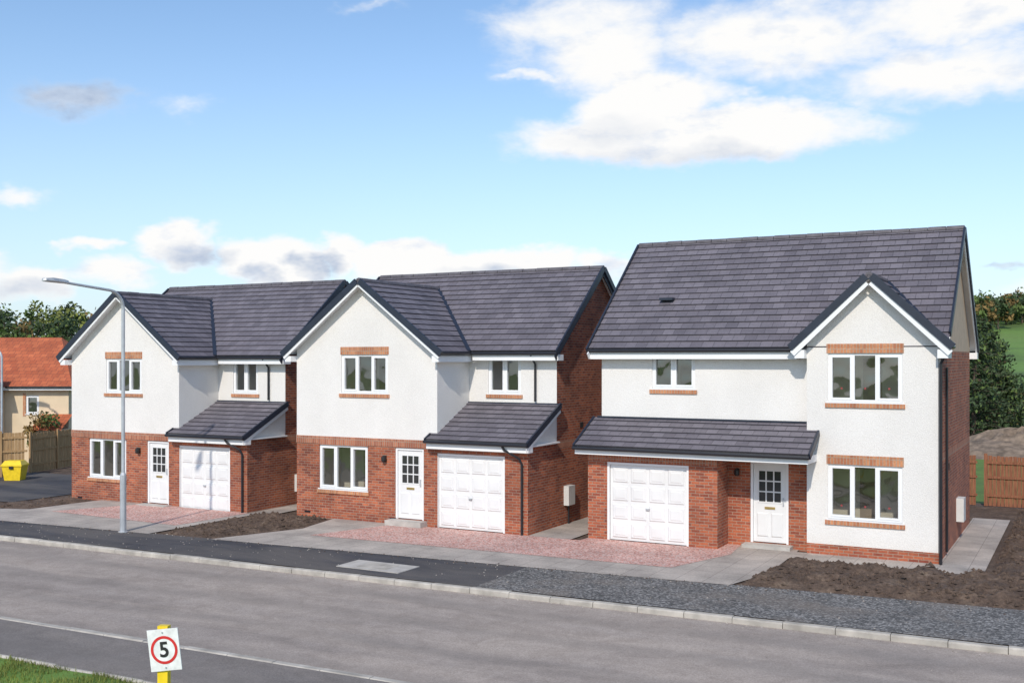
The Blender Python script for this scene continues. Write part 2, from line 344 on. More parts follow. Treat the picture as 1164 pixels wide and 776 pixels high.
# ------------------------------------------------------------ house type A (houses 1,2)
def house_a(delta):
    org=V(-17,25.1,0); E=empty('detached_house',org+Vector(delta))
    XL,XR,YF,YM,YB,ZB,XG=-21.0,-13.15,25.1,26.85,32.5,2.4,-16.0
    mw=MB(); mwin=MB(); md=MB(); mg=MB(); mr=MB(); mt=MB(); mp=MB()
    front=Wall((XL,YF,0),(1,0,0),(0,-1,0))
    fu=lambda x:x-XL
    bz=lambda u,v:'brick' if v<ZB else 'render_white'
    wl=(fu(-20.15),fu(-18.38),.88,2.17); wu=(fu(-19.33),fu(-17.67),3.72,4.83); dr=(fu(-17.42),fu(-16.45),.16,2.18); ga=(fu(-16.07),fu(-13.85),.0,2.08)
    zt=lambda x:6.97-abs(x+18.5)*.761-.09
    wall(mw,front,(0,fu(XG)),(-.3,ZB,4.87),bz,[wl,wu,dr],top=lambda u:zt(u+XL),apex=2.5)
    wall(mw,front,(fu(XG),fu(XR)),(-.3,ZB),lambda u,v:'brick',[(fu(XG),ga[1],ga[2],ga[3])])
    mw.lbox(front,ga[0],ga[0]+.02,0,ga[3],-.12,-.001,'brick')
    mw.lbox(front,-.012,fu(XG),ZB-.2,ZB+.02,-.02,.016,'brick_band')
    left=Wall((XL,YF,0),(0,1,0),(-1,0,0))
    wall(mw,left,(0,YB-YF),(-.3,ZB,4.85),lambda u,v:'brick' if v<ZB else 'render_white')
    mw.face([(XL,YM-.3,4.85),(XL,YB,4.85),(XL,YB,4.93),(XL,29.7,7.40),(XL,YM-.3,4.93)],'render_white')
    gs=Wall((XG,YF,0),(0,1,0),(1,0,0)); wall(mw,gs,(0,YM-YF),(2.0,4.95),lambda u,v:'render_white')
    up=Wall((XG,YM,0),(1,0,0),(0,-1,0)); w2=(-15.36+16,-14.29+16,3.71,4.76)
    wall(mw,up,(0,XR-XG),(2.3,4.85),lambda u,v:'render_white',[w2])
    rs=Wall((XR,YF,0),(0,1,0),(1,0,0))
    wall(mw,rs,(0,YM-YF),(-.3,2.35),lambda u,v:'brick')
    mw.face([(XR,YF,2.35),(XR,YM,2.35),(XR,YM,3.38),(XR,YF,2.52)],'render_white')
    sl=2.54/3.2
    st=lambda u:min(7.47-.07-abs(YF+u-29.7)*sl,9)
    wall(mw,rs,(YM-YF,YB-YF),(-.3,ZB-.2,ZB,4.85),lambda u,v:'brick_band' if ZB-.2<v<ZB else 'brick',top=st,apex=29.7-YF)
    back=Wall((XL,YB,0),(1,0,0),(0,1,0)); bo=[(1,2.5,.9,2.1),(4.5,6,.9,2.1),(1,2.5,3.7,4.75),(5,6.2,3.7,4.75)]
    wall(mw,back,(0,XR-XL),(-.3,4.9),lambda u,v:'brick',bo)
    for o in bo: window(mwin,back,*o,n=2)
    mw.box(XL+.05,XR-.05,YM+.3,YB-.3,-.1,0.0,'concrete')
    window(mwin,front,*wl,n=3,lintel=False); mwin.lbox(front,wl[0]-.03,wl[1]+.03,wl[3]+.002,ZB-.202,-.1,.02,'brick_band')
    window(mwin,front,*wu,n=3); window(mwin,up,*w2,n=2,lintel=False)
    door(md,front,*dr); garage(mg,front,ga[0]+.02,ga[1],ga[2],ga[3])
    walllamp(md,front,fu(-17.75),1.85)
    for vx in (-20.7,-17.6): mw.lbox(front,fu(vx),fu(vx)+.22,.12,.18,0,.008,'gutter')
    L=math.hypot(3.2,2.54)
    slope(mr,(XL-.2,26.5,4.93),(1,0,0),(0,3.2,2.54),L,lambda s:(0,XR+.2-XL+.2))
    slope(mr,(XR+.2,32.9,4.93),(-1,0,0),(0,-3.2,2.54),L,lambda s:(0,XR+.2-XL+.2))
    ridge(mr,(XL-.2,29.7,7.45),(XR+.2,29.7,7.45))
    gl=math.hypot(2.72,2.07); sp=2.07/gl
    en=lambda s:(0,26.5+(4.9+s*sp-4.93)/sl+.3-24.8)
    slope(mr,(-15.78,24.8,4.9),(0,1,0),(-2.72,0,2.07),gl,en)
    slope(mr,(-21.22,24.8,4.9),(0,1,0),(2.72,0,2.07),gl,en)
    ridge(mr,(-18.5,24.8,6.95),(-18.5,29.05,6.95))
    for sx,xe in ((1,-15.78),(-1,-21.22)):
        mr.beam((xe,26.5-.05,4.93),(-18.5,29.07,6.98),.12,.03,'bargedark')
        mt.beam((xe+.05*sx,24.78,4.9-.13),(-18.5,24.78,6.97-.10),.06,.17,'bargedark')
        mt.beam((xe,24.80,4.9-.20),(-18.5,24.80,6.97-.18),.035,.09,'upvc')
        wx=XG if sx==1 else XL
        x0,x1=sorted((wx,xe)); mt.box(x0,x1,24.82,26.6,4.62,4.79,'upvc')
        gutter(mt,(xe+.06*sx,24.82,4.86),(xe+.06*sx,26.5,4.86))
    for xe,sg in ((XR+.2,1),(XL-.2,-1)):
        for ys,ye in ((26.48,29.7),(32.92,29.7)):
            mt.beam((xe,ys,4.93-.12),(xe,ye,7.47-.10),.05,.16,'bargedark'); mt.beam((xe-.04*sg,ys,4.93-.26),(xe-.04*sg,ye,7.47-.24),.03,.16,'bargedark')
    mt.box(XG+.3,XR+.2,26.52,YM+.02,4.66,4.83,'upvc'); gutter(mt,(XG+.25,26.47,4.86),(XR+.2,26.47,4.86))
    mt.box(XL-.1,XR+.2,YB-.02,32.88,4.66,4.83,'upvc'); gutter(mt,(XL,32.94,4.86),(XR+.2,32.94,4.86))
    ang=(1.95+.1,.98); PL=math.hypot(*ang)
    slope(mp,(-16.2,24.8,2.47),(1,0,0),(0,2.05,.98),PL,lambda s:(0,16.2-13.0))
    mp.box(-16.2,-13.0,24.84,25.1,2.22,2.42,'upvc')
    mp.box(-13.15,-13.02,24.84,26.8,2.36,2.40,'upvc')
    mp.beam((-13.0,24.8,2.36),(-13.0,26.84,3.34),.05,.16,'bargedark'); mp.beam((-13.03,24.82,2.24),(-13.03,26.84,3.21),.03,.13,'upvc')
    mp.beam((-16.2,24.8,2.38),(-16.2,25.1,2.52),.04,.14,'bargedark')
    mp.beam((-16.0,26.84,3.42),(-13.0,26.84,3.42),.14,.04,'bargedark')
    gutter(mp,(-16.22,24.75,2.42),(-12.98,24.75,2.42))
    r=.034
    mp.tube([(-13.8,26.5,4.84),(-13.8,26.62,4.72),(-13.8,26.79,4.55),(-13.8,26.79,3.5)],r,'gutter',8)
    mp.tube([(-13.75,24.76,2.38),(-13.70,24.8,2.28),(-13.36,25.0,2.05),(-13.30,25.04,1.9),(-13.30,25.04,.02)],r,'gutter',8)
    md.lbox(rs,2.2,2.62,.55,1.1,0,.16,'meter'); md.tube([rs.P(2.42,.0,.05),rs.P(2.42,.55,.05)],.025,'gutter')
    mw.lbox(rs,3.3,3.5,2.7,2.85,0,.01,'gutter')
    for b_,n_ in ((mw,'walls'),(mwin,'windows'),(md,'front_door'),(mg,'garage_door'),(mr,'roof'),(mt,'fascia_and_gutters'),(mp,'porch_roof')): b_.obj(n_,E,org)
house_a((0,0,0)); house_a((-9.45,-.4,-.12))

# ------------------------------------------------------------ house type B (house 3)
def house_b():
    org=V(-7.3,26.1,0); E=empty('detached_house',org)
    XL,XR,YG,YM,YB,XG=-11.6,-3.05,26.1,26.45,33.15,-6.04
    mw=MB(); mwin=MB(); md=MB(); mg=MB(); mr=MB(); mt=MB(); mp=MB()
    rise=8.09-4.98; L=math.hypot(3.7,rise); sl=rise/3.7; W_=-2.85+11.85
    gf=Wall((XG,YG,0),(1,0,0),(0,-1,0)); g=lambda x:x-XG
    lw=(g(-5.54),g(-3.84),.88,2.19); uw=(g(-5.54),g(-3.84),3.68,4.84)
    zt=lambda x:6.67-abs(x+4.545)*.945-.10
    wall(mw,gf,(0,XR-XG),(-.3,.26,4.9),lambda u,v:'brick' if v<.26 else 'render_white',[lw,uw],top=lambda u:zt(u+XG),apex=-4.545-XG)
    window(mwin,gf,*lw,n=3,dots=True); window(mwin,gf,*uw,n=3,dots=True)
    gl_=Wall((XG,YG,0),(0,1,0),(-1,0,0)); wall(mw,gl_,(0,YM-YG),(-.3,.26,4.95),lambda u,v:'brick' if v<.26 else 'render_white')
    mf=Wall((XL,YM,0),(1,0,0),(0,-1,0)); m_=lambda x:x-XL
    dr=(m_(-7.53),m_(-6.57),.1,2.12); w2=(m_(-10.16),m_(-8.98),3.93,4.80)
    wall(mw,mf,(m_(-8.1),m_(XG)),(-.3,2.55),lambda u,v:'brick',[dr])
    wall(mw,mf,(0,m_(XG)),(2.55,4.9),lambda u,v:'render_white',[w2])
    window(mwin,mf,*w2,n=2,lintel=False); door(md,mf,*dr); walllamp(md,mf,m_(-7.85),1.85)
    gg=Wall((XL,25.55,0),(1,0,0),(0,-1,0)); ga=(m_(-11.06),m_(-8.84),0,2.03)
    wall(mw,gg,(0,m_(-8.1)),(-.3,2.45),lambda u,v:'brick',[ga]); garage(mg,gg,*ga)
    mw.lbox(gg,0,m_(-8.1),2.06,2.3,-.02,.012,'brick_band')
    gr=Wall((-8.1,25.55,0),(0,1,0),(1,0,0)); wall(mw,gr,(0,.9),(-.3,2.45),lambda u,v:'brick')
    lf=Wall((XL,25.55,0),(0,1,0),(-1,0,0)); wall(mw,lf,(0,YB-25.55),(-.3,2.45),lambda u,v:'brick'); wall(mw,lf,(.9,YB-25.55),(2.45,4.9),lambda u,v:'render_white')
    mw.face([(XL,25.55,2.45),(XL,26.45,2.45),(XL,26.45,3.0),(XL,25.55,2.52)],'render_white')
    mw.face([(XL,YM,4.9),(XL,YB,4.9),(XL,YB,5.1),(XL,29.8,8.0),(XL,YM,5.1)],'render_white')
    rs=Wall((XR,YG,0),(0,1,0),(1,0,0))
    wall(mw,rs,(0,YB-YG),(-.3,2.3,2.5,4.9),lambda u,v:'brick_band' if 2.3<v<2.5 else 'brick')
    mw.lbox(rs,0,.28,.26,4.9,-.01,.006,'render_white')
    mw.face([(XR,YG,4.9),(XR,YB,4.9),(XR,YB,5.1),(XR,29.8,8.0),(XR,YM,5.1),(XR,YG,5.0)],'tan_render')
    back=Wall((XL,YB,0),(1,0,0),(0,1,0)); bo=[(1,2.8,.9,2.1),(5,7,.9,2.1),(1,2.5,3.7,4.75),(5.5,7,3.7,4.75)]
    wall(mw,back,(0,XR-XL),(-.3,4.9),lambda u,v:'brick',bo)
    for o in bo: window(mwin,back,*o,n=2)
    slope(mr,(-11.85,26.1,4.98),(1,0,0),(0,3.7,rise),L,lambda s:(0,W_))
    slope(mr,(-2.85,33.5,4.98),(-1,0,0),(0,-3.7,rise),L,lambda s:(0,W_))
    ridge(mr,(-11.85,29.8,8.07),(-2.85,29.8,8.07))
    gl=math.hypot(1.725,1.63); sp=1.63/gl
    en=lambda s:(0,26.1+(5.04+s*sp-4.98)/sl+.3-25.8)
    slope(mr,(-2.82,25.8,5.04),(0,1,0),(-1.725,0,1.63),gl,en); slope(mr,(-6.27,25.8,5.04),(0,1,0),(1.725,0,1.63),gl,en)
    yr=26.1+(6.67-4.98)/sl; ridge(mr,(-4.545,25.8,6.65),(-4.545,yr,6.65))
    for sx,xe in ((1,-2.82),(-1,-6.27)):
        mr.beam((xe,26.12,5.02),(-4.545,yr,6.69),.12,.03,'bargedark')
        mt.beam((xe+.05*sx,25.78,5.04-.13),(-4.545,25.78,6.67-.10),.06,.17,'bargedark')
        mt.beam((xe,25.80,5.04-.26),(-4.545,25.80,6.67-.23),.035,.14,'upvc')
        wx=XR if sx==1 else XG
        x0,x1=sorted((wx,xe)); mt.box(x0,x1,25.82,26.5,4.72,4.92,'upvc')
        gutter(mt,(xe+.06*sx,25.82,4.98),(xe+.06*sx,26.3,4.98))
    c=V(-10.35,27.6,4.98+sl*1.5+.06); mr.beam(c,c+V(.38,0,0),.26,.07,'bargedark')
    for xe,sg in ((-2.85,1),(-11.85,-1)):
        for ys,ye in ((26.08 if sg<0 else 26.5,29.8),(33.52,29.8)):
            zz=4.98+ (abs(ys-26.08)*sl if ys<29 else 0)
            mt.beam((xe,ys,zz-.12),(xe,ye,8.09-.10),.05,.16,'bargedark'); mt.beam((xe-.04*sg,ys,zz-.28),(xe-.04*sg,ye,8.09-.26),.03,.18,'upvc')
    mt.box(-11.85,-6.3,26.12,YM+.02,4.70,4.88,'upvc'); gutter(mt,(-11.87,26.07,4.92),(-6.35,26.07,4.92))
    mt.box(-11.85,-2.85,YB-.02,33.48,4.70,4.88,'upvc'); gutter(mt,(-11.87,33.54,4.92),(-2.85,33.54,4.92))
    slope(mp,(-11.8,25.12,2.46),(1,0,0),(0,1.33,.68),math.hypot(1.33,.68),lambda s:(0,6.05))
    mp.box(-11.8,-5.8,25.16,26.1,2.24,2.41,'upvc'); mp.box(-8.1,-6.04,26.1,26.44,2.24,2.30,'upvc')
    mp.beam((-5.75,25.12,2.36),(-5.75,26.1,2.86),.05,.15,'bargedark'); mp.beam((-11.8,25.12,2.36),(-11.8,26.44,3.03),.05,.15,'bargedark')
    mp.beam((-11.7,26.43,3.13),(-6.04,26.43,3.13),.12,.04,'bargedark')
    gutter(mp,(-11.82,25.07,2.40),(-5.75,25.07,2.40))
    r=.036
    mp.tube([(-2.82,25.95,4.95),(-2.9,25.98,4.8),(-3.0,26.02,4.6),(-3.0,26.02,.02)],r,'gutter',8)
    md.lbox(rs,3.6,4.1,.5,1.1,0,.18,'meter')
    mp.tube([rs.P(1.2,.1,.04),rs.P(1.2,4.5,.04)],.03,'gutter')
    mw.lbox(rs,1.9,2.1,2.0,2.15,0,.01,'gutter')
    for b_,n_ in ((mw,'walls'),(mwin,'windows'),(md,'front_door'),(mg,'garage_door'),(mr,'roof'),(mt,'fascia_and_gutters'),(mp,'porch_roof')): b_.obj(n_,E,org)
house_b()

# ------------------------------------------------------------ terrain and surfaces
def hgt(x,y):
    r=math.hypot(x+10,y-25)
    if r<75: return -.15
    t=(r-75); a=math.atan2(x,y)
    h=.045*t if t<120 else 5.4+ (t-120)*.075
    h=min(h,22+ (r-400)*.01 if r>400 else 30)
    h*=(.85+.35*noise.noise(V(math.cos(a)*2+5,math.sin(a)*2,r/260)))
    lf=max(0,min(1,(-math.degrees(a)-22)/18)) if y>0 else 0
    h*=1-.62*lf
    if y<0: h*=.12  # unseen hills behind the camera, flattened so the window panes reflect sky
    return -.15+h*min(1,t/40)
mb=MB()
radii=[0,12,25,40,55,70,80,92,105,120,140,160,185,210,240,275,310,350,400,470,560,700,950,1400,2200]
NA=160
pt=lambda r,k:(lambda x,y:V(x,y,hgt(x,y)))(-10+r*math.sin(2*math.pi*k/NA),25+r*math.cos(2*math.pi*k/NA))
for i in range(len(radii)-1):
    for k in range(NA):
        if i==0: mb.face([pt(0,0),pt(radii[1],k+1),pt(radii[1],k)],'grass_ground')
        else: mb.face([pt(radii[i],k),pt(radii[i],k+1),pt(radii[i+1],k+1),pt(radii[i+1],k)],'grass_ground')
g=mb.obj('ground')
yk=lambda x:19.2+.03*x
yn=lambda x:13.3+.03*x
yp=lambda x:22.2+.07*x if x>-28 else 20.24+.03*(x+28)
ygr=lambda x:11.5+.03*x
def sheet(name,f0,f1,x0,x1,z,mat,step=2.0,thick=0):
    mb=MB(); n=max(1,int((x1-x0)/step))
    for i in range(n):
        a=x0+(x1-x0)*i/n; b=x0+(x1-x0)*(i+1)/n
        mb.face([(a,f0(a),z),(b,f0(b),z),(b,f1(b),z),(a,f1(a),z)],mat)
    return mb.obj(name)
sheet('road',yn,yk,-120,80,-.12,'road_asphalt')
mb=MB(); mb.face([(-90,22.9,.0),(-31.2,22.9,.0),(-31.2,29.5,.0),(-90,29.5,.0)],'pave_asphalt'); mb.obj('side_road')
def kerb(name,f,x0,x1,w,z0,z1):
    mb=MB(); x=x0; L=.915
    while x<x1:
        b=x+L; z=z1
        e=random.uniform(-.007,.007); bv=.025
        y0=f(x)+e; y1=f(b)+e
        prof=[(0,z0),(0,z-bv+e),(bv,z+e),(w,z+e),(w,z0)]
        A=[V(x+.006,y0+p,q) for p,q in prof]; B=[V(b-.006,y1+p,q) for p,q in prof]
        for i in range(4): mb.face([A[i],B[i],B[i+1],A[i+1]],'kerb')
        mb.face(A,'kerb'); mb.face(B[::-1],'kerb'); x=b
    mb.obj(name)
kerb('kerb',yk,-100,60,.15,-.2,-.012)
kerb('kerb',lambda x:yn(x)-.13,-100,60,.13,-.2,-.03)
kerb('kerb',lambda x:ygr(x)-.06,-100,60,.06,-.2,.0)
sheet('near_pavement',ygr,lambda x:yn(x)-.125,-100,60,-.045,'near_asphalt')
mb=MB()
nx,ny=90,16
def gz(x,y): return -.04+.05*noise.noise(V(x*.8,y*.8,2))+(.25*max(0,(11-y))/6)
for i in range(nx):
    for j in range(ny):
        xs=[-60+i*1.0,-60+(i+1)*1.0]; 
        def yy(x,j): return ygr(x)-.06-(j/ny)*12
        mb.face([V(x,yy(x,jj),gz(x,yy(x,jj))) for x,jj in ((xs[0],j),(xs[0],j+1),(xs[1],j+1),(xs[1],j))],'grass_ground')
mb.obj('grass_verge')
mb=MB()
for i in range(26000):
    x=random.uniform(-19,-7); y=ygr(x)-.04-random.random()**1.3*2.6
    if noise.noise(V(x*1.3,y*1.3,0))<-.2 and random.random()<.85: continue
    h=random.uniform(.03,.11); a=random.random()*6.28; w=.007; z=gz(x,y)-.01
    lx,ly=random.uniform(-.05,.05),random.uniform(-.05,.05)
    mb.face([V(x-w*math.cos(a),y-w*math.sin(a),z),V(x+w*math.cos(a),y+w*math.sin(a),z),V(x+lx,y+ly,z+h)],'grass_blade')
mb.obj('grass')
mb=MB(); 
X0,X1=-60,40; n=50
for i in range(n):
    a=X0+(X1-X0)*i/n; b=X0+(X1-X0)*(i+1)/n
    mb.face([(a,yk(a)+.12,-.02),(b,yk(b)+.12,-.02),(b,38,-.02),(a,38,-.02)],'soil')
mb.obj('soil_ground')
sheet('pavement',lambda x:yk(x)+.145,yp,-60,-11.2,.0,'pave_asphalt')
sheet('gravel_pavement',lambda x:yk(x)+.145,yp,-11.2,40,.0,'chip_gravel')
def poly(name,pts,z,mat):
    mb=MB(); mb.face([(x,y,z) for x,y in pts],mat); return mb.obj(name)
poly('driveway_edging',[(-20.2,yp(-20.2)-.1),(-6.6,yp(-6.6)-.1),(-6.2,23.2),(-6.3,26.45),(-8.2,26.45),(-8.2,24),(-13,24.0),(-17.6,25.1),(-19.6,25.1),(-19.2,23.2)],.008,'slab')
poly('pink_gravel_drive',[(-18.3,22.4),(-8.3,22.8),(-7.6,25.0),(-7.75,26.4),(-8.1,26.4),(-8.1,25.56),(-11.6,25.56),(-11.62,25.1),(-17.35,25.08)],.014,'pink_gravel')
poly('driveway_edging',[(-60,yp(-60)-.1),(-28,yp(-28)-.1),(-22.3,yp(-22.3)-.1),(-22.2,24.7),(-29,24.7),(-29.2,22.1),(-31.5,21.3),(-60,21.3)],.008,'slab')
poly('pink_gravel_drive',[(-28.2,22.1),(-22.7,21.9),(-22.55,24.69),(-26.9,24.69)],.014,'pink_gravel')
poly('path',[(-6.3,25.1),(-2.05,25.1),(-2.05,34.2),(-3.05,34.2),(-3.05,26.1),(-6.3,26.1)],.012,'slab')
poly('path',[(-13.15,25.1),(-11.9,25.1),(-11.9,33.5),(-13.15,33.5)],.011,'slab')
poly('path',[(-22.6,24.7),(-21.7,24.7),(-21.7,33),(-22.6,33)],.011,'slab')
mb=MB(); mb.box(-15.05,-13.35,19.35,20.2,-.05,.014,'concrete'); mb.box(-14.6,-13.8,19.5,20.05,.0,.019,'kerb'); mb.obj('manhole_cover')
mb=MB()
def stone(x,y,z,s,mat):
    p=[V(x+random.uniform(.5,1.1)*s*math.cos(k*1.57+.4),y+random.uniform(.5,1.1)*s*math.sin(k*1.57+.4),z-.002) for k in range(4)]; t=V(x+random.uniform(-.3,.3)*s,y,z+s*random.uniform(.5,.9))
    for k in range(4): mb.face([p[k],p[(k+1)%4],t],mat)
for i in range(1500):
    x=random.uniform(-34,3); q=random.random()
    if q<.35: y=yk(x)-abs(random.gauss(0,.12))-.02; z=-.12; mt_='stone_bits'
    elif q<.75: y=yp(x)-abs(random.gauss(0,.25)); z=.01; mt_=random.choice(['stone_bits','soil'])
    else:
        y=random.uniform(yk(x)+.2,yp(x)); z=0; mt_='stone_bits'
    stone(x,y,z,random.uniform(.008,.028),mt_)
for i in range(500):
    x=random.uniform(-20,0); y=random.uniform(yn(x)+.1,yk(x)-.1); stone(x,y,-.12,random.uniform(.005,.016),'stone_bits')
mb.obj('loose_stones')
def inpoly(x,y,P):
    c=False
    for i in range(len(P)):
        (a,b),(d,e)=P[i],P[i-1]
        if (b>y)!=(e>y) and x<(d-a)*(y-b)/(e-b)+a: c=not c
    return c
def edged(x,y,P):
    m=9
    for i in range(len(P)):
        a=Vector(P[i]);b=Vector(P[i-1]); ab=b-a; t=max(0,min(1,(Vector((x,y))-a).dot(ab)/ab.length_squared)); m=min(m,(Vector((x,y))-a-ab*t).length)
    return m
def soilbed(P,amp,cell,clods):
    mb=MB(); xs=[p[0] for p in P]; ys=[p[1] for p in P]; x0,x1,y0,y1=min(xs),max(xs),min(ys),max(ys)
    def h(x,y):
        if not inpoly(x,y,P): return -.05
        e=min(1,edged(x,y,P)/.35)
        return -.03+e*(.05+amp*(.6+noise.fractal(V(x*1.8,y*1.8,3),1,2,5)*.8))
    nx=int((x1-x0)/cell)+1; ny=int((y1-y0)/cell)+1; cache={}
    for i in range(nx+1):
        for j in range(ny+1):
            x=x0+i*cell;y=y0+j*cell; cache[i,j]=V(x,y,h(x,y))
    for i in range(nx):
        for j in range(ny):
            q=[cache[i,j],cache[i+1,j],cache[i+1,j+1],cache[i,j+1]]
            if max(p.z for p in q)>-.045: mb.face(q,'soil')
    for _ in range(clods):
        x=random.uniform(x0,x1);y=random.uniform(y0,y1)
        if not inpoly(x,y,P) or edged(x,y,P)<.08: continue
        s=random.uniform(.02,.07)*(1.6 if random.random()<.1 else 1); z=h(x,y)
        p=[V(x+random.uniform(.6,1.2)*s*math.cos(k*1.57),y+random.uniform(.6,1.2)*s*math.sin(k*1.57),z+random.uniform(-.2,.3)*s) for k in range(4)]; t=V(x,y,z+s*random.uniform(.6,1.1))
        for k in range(4): mb.face([p[k],p[(k+1)%4],t],'soil')
    mb.obj('soil_bed')
soilbed([(-6.5,21.85),(4,22.5),(4,36.8),(-1.98,36.8),(-1.98,25.05),(-6.25,25.05)],.17,.11,8000)
soilbed([(-22.2,20.75),(-20.1,20.9),(-19.3,23.2),(-19.7,25.0),(-21.6,25.0),(-22.15,24.6)],.10,.11,900)
soilbed([(-48,21.3),(-31.3,21.3),(-29.1,22.2),(-29.2,24.6),(-30.4,24.6),(-31,22.8),(-48,22.8)],.10,.16,900)

# ------------------------------------------------------------ street furniture
def at(px,d,z=0): 
    k=(px-582)/FP; p=(F+R*k)*d; return V(p.x,p.y,z)
def lamp(base,h,arm,dirv,rb,rt):
    E=empty('street_lamp',base); mb=MB(); d=Vector(dirv).normalized()
    mb.tube([base,base+Z*.02],rb*1.6,'galv',12); mb.tube([base,base+Z*1.55,base+Z*1.62],rb,'galv',12,[rb,rb,rt])
    rad=.5
    pts=[base+Z*1.6,base+Z*(h-rad)]
    for i in range(1,7):
        a=math.radians(i*13.5); pts.append(base+Z*(h-rad+rad*math.sin(a))+d*(rad*(1-math.cos(a))))
    e=pts[-1]; pts.append(e+d*(arm-.9)+Z*.12)
    mb.tube(pts,rt,'galv',10,[rt]*(len(pts)-2)+[rt*.8,rt*.7])
    mb.obj('pole',E,base,True)
    hd=MB(); q=pts[-1]; s=d.cross(Z)
    L=.75
    prof=[(0,.06,.05),(.15,.10,.07),(.5,.13,.08),(.7,.09,.05),(L,.03,.02)]
    rings=[]
    for l,w,t in prof:
        c=q+d*(l-.08)+Z*(.03*l)
        rings.append([c+s*w,c+s*w*.7+Z*t,c-s*w*.7+Z*t,c-s*w,c-s*w*.7-Z*.03,c+s*w*.7-Z*.03])
    for i in range(len(rings)-1):
        for k in range(6): hd.face([rings[i][k],rings[i][(k+1)%6],rings[i+1][(k+1)%6],rings[i+1][k]],'galv')
    hd.face(rings[0],'galv'); hd.face(rings[-1],'galv')
    hd.obj('lantern',E,base)
lamp(at(140,29.0),6.55,2.35,(0,-1,0),.085,.048)
lamp(at(2,45.0),5.2,1.0,(-1,-.3,0),.07,.045)
E0=at(187,10.0,2.0); E0.z=HC-(738-HY)*10/FP
base=V(E0.x,E0.y,-.1); S=empty('speed_limit_sign',base)
fdir=(-F+R*-.12).normalized(); sd=Z.cross(fdir).normalized()
roll=math.radians(7); ru=(Z*math.cos(roll)-sd*math.sin(roll)).normalized(); rr=(sd*math.cos(roll)+Z*math.sin(roll)).normalized()
mb=MB(); top=E0+Z*.215-fdir*.02+sd*(-.03)
bb=V(top.x,top.y,base.z)
mb.beam(bb,top,.10,.07,'yellow',up=fdir,lift=-.07); mb.obj('post',S,base)
def pl(u,v,n): return E0+rr*u+ru*v+fdir*n
mb=MB(); w,h=.152,.195
c=[pl(-w,-h,-.005),pl(w,-h,-.005),pl(w,h,-.005),pl(-w,h,-.005),pl(-w,-h,.005),pl(w,-h,.005),pl(w,h,.005),pl(-w,h,.005)]
mb.hexa(c,'signwhite'); mb.obj('plate',S,base)
mb=MB(); n=48
for i in range(n):
    a=2*math.pi*i/n;b=2*math.pi*(i+1)/n
    f=lambda r,t:pl(r*math.cos(t),r*math.sin(t),.008)
    mb.face([f(.132,a),f(.132,b),f(.106,b),f(.106,a)],'signred')
mb.obj('red_ring',S,base)
mb=MB()
for u,v in ((0,.165),(0,-.165)): mb.tube([pl(u-.0,v,.006),pl(u,v,.014)],.008,'galv',8)
mb.obj('bolts',S,base)
cu=bpy.data.curves.new('digit','FONT'); cu.body='5'; cu.size=.20; cu.align_x='CENTER'; cu.align_y='CENTER'; cu.extrude=.001; cu.offset=.004
to=bpy.data.objects.new('digit_five',cu); sc.collection.objects.link(to); cu.materials.append(MATS['signblack'])
M=Matrix((rr,ru,fdir)).transposed().to_4x4(); M.translation=pl(0,-.002,.009)-base; to.parent=S; to.matrix_local=M
p=at(17,41.5); E=empty('grit_bin',p); mb=MB()
def tb(c,w0,d0,w1,d1,z0,z1,mat):
    q=[c+R*a*w+F*b*d+Z*z for (w,d,z) in ((w0,d0,z0),(w1,d1,z1)) for a,b in ((-1,-1),(1,-1),(1,1),(-1,1))]; mb.hexa(q,mat)
tb(p,.30,.24,.38,.31,.0,.55,'yellow'); tb(p,.41,.34,.41,.34,.552,.60,'yellow'); tb(p,.40,.33,.30,.2,.602,.76,'yellow'); tb(p+F*-.33,.08,.02,.08,.02,.45,.56,'lampblack')
mb.obj('body',E,p)
def fence(p0,p1,h,mat,panel=1.83,bw=.12):
    E=empty('wooden_fence',p0); mb=MB(); d=(p1-p0); L=d.length; d/=L; nrm=Z.cross(d); n=int(L/bw)
    for i in range(n):
        a=p0+d*(i*bw+.006); hh=h+random.uniform(-.015,.015); off=nrm*(.012 if i%2 else -.0)
        q=[a+off,a+d*(bw-.012)+off,a+d*(bw-.012)+off+nrm*.018,a+off+nrm*.018]; mb.hexa(q+[x+Z*hh for x in q],mat)
    for i in range(int(L/panel)+1):
        a=p0+d*(i*panel)-nrm*.06; q=[a,a+d*.1,a+d*.1+nrm*.055,a+nrm*.055]; mb.hexa(q+[x+Z*(h+.08) for x in q],mat)
    for z in (.3,h*.55,h-.25): mb.beam(p0-nrm*.02+Z*z,p1-nrm*.02+Z*z,.03,.08,mat)
    mb.obj('boards',E,p0)
fence(V(-3.0,37.3,0),V(14,37.3,0),1.6,'fence_wood')
fence(V(-12,37.3,0),V(-3.2,37.3,0),1.6,'fence_wood')
fence(at(-60,41.5),at(31,43),1.75,'fence_light'); fence(at(33,44),at(84,47),1.62,'fence_light')
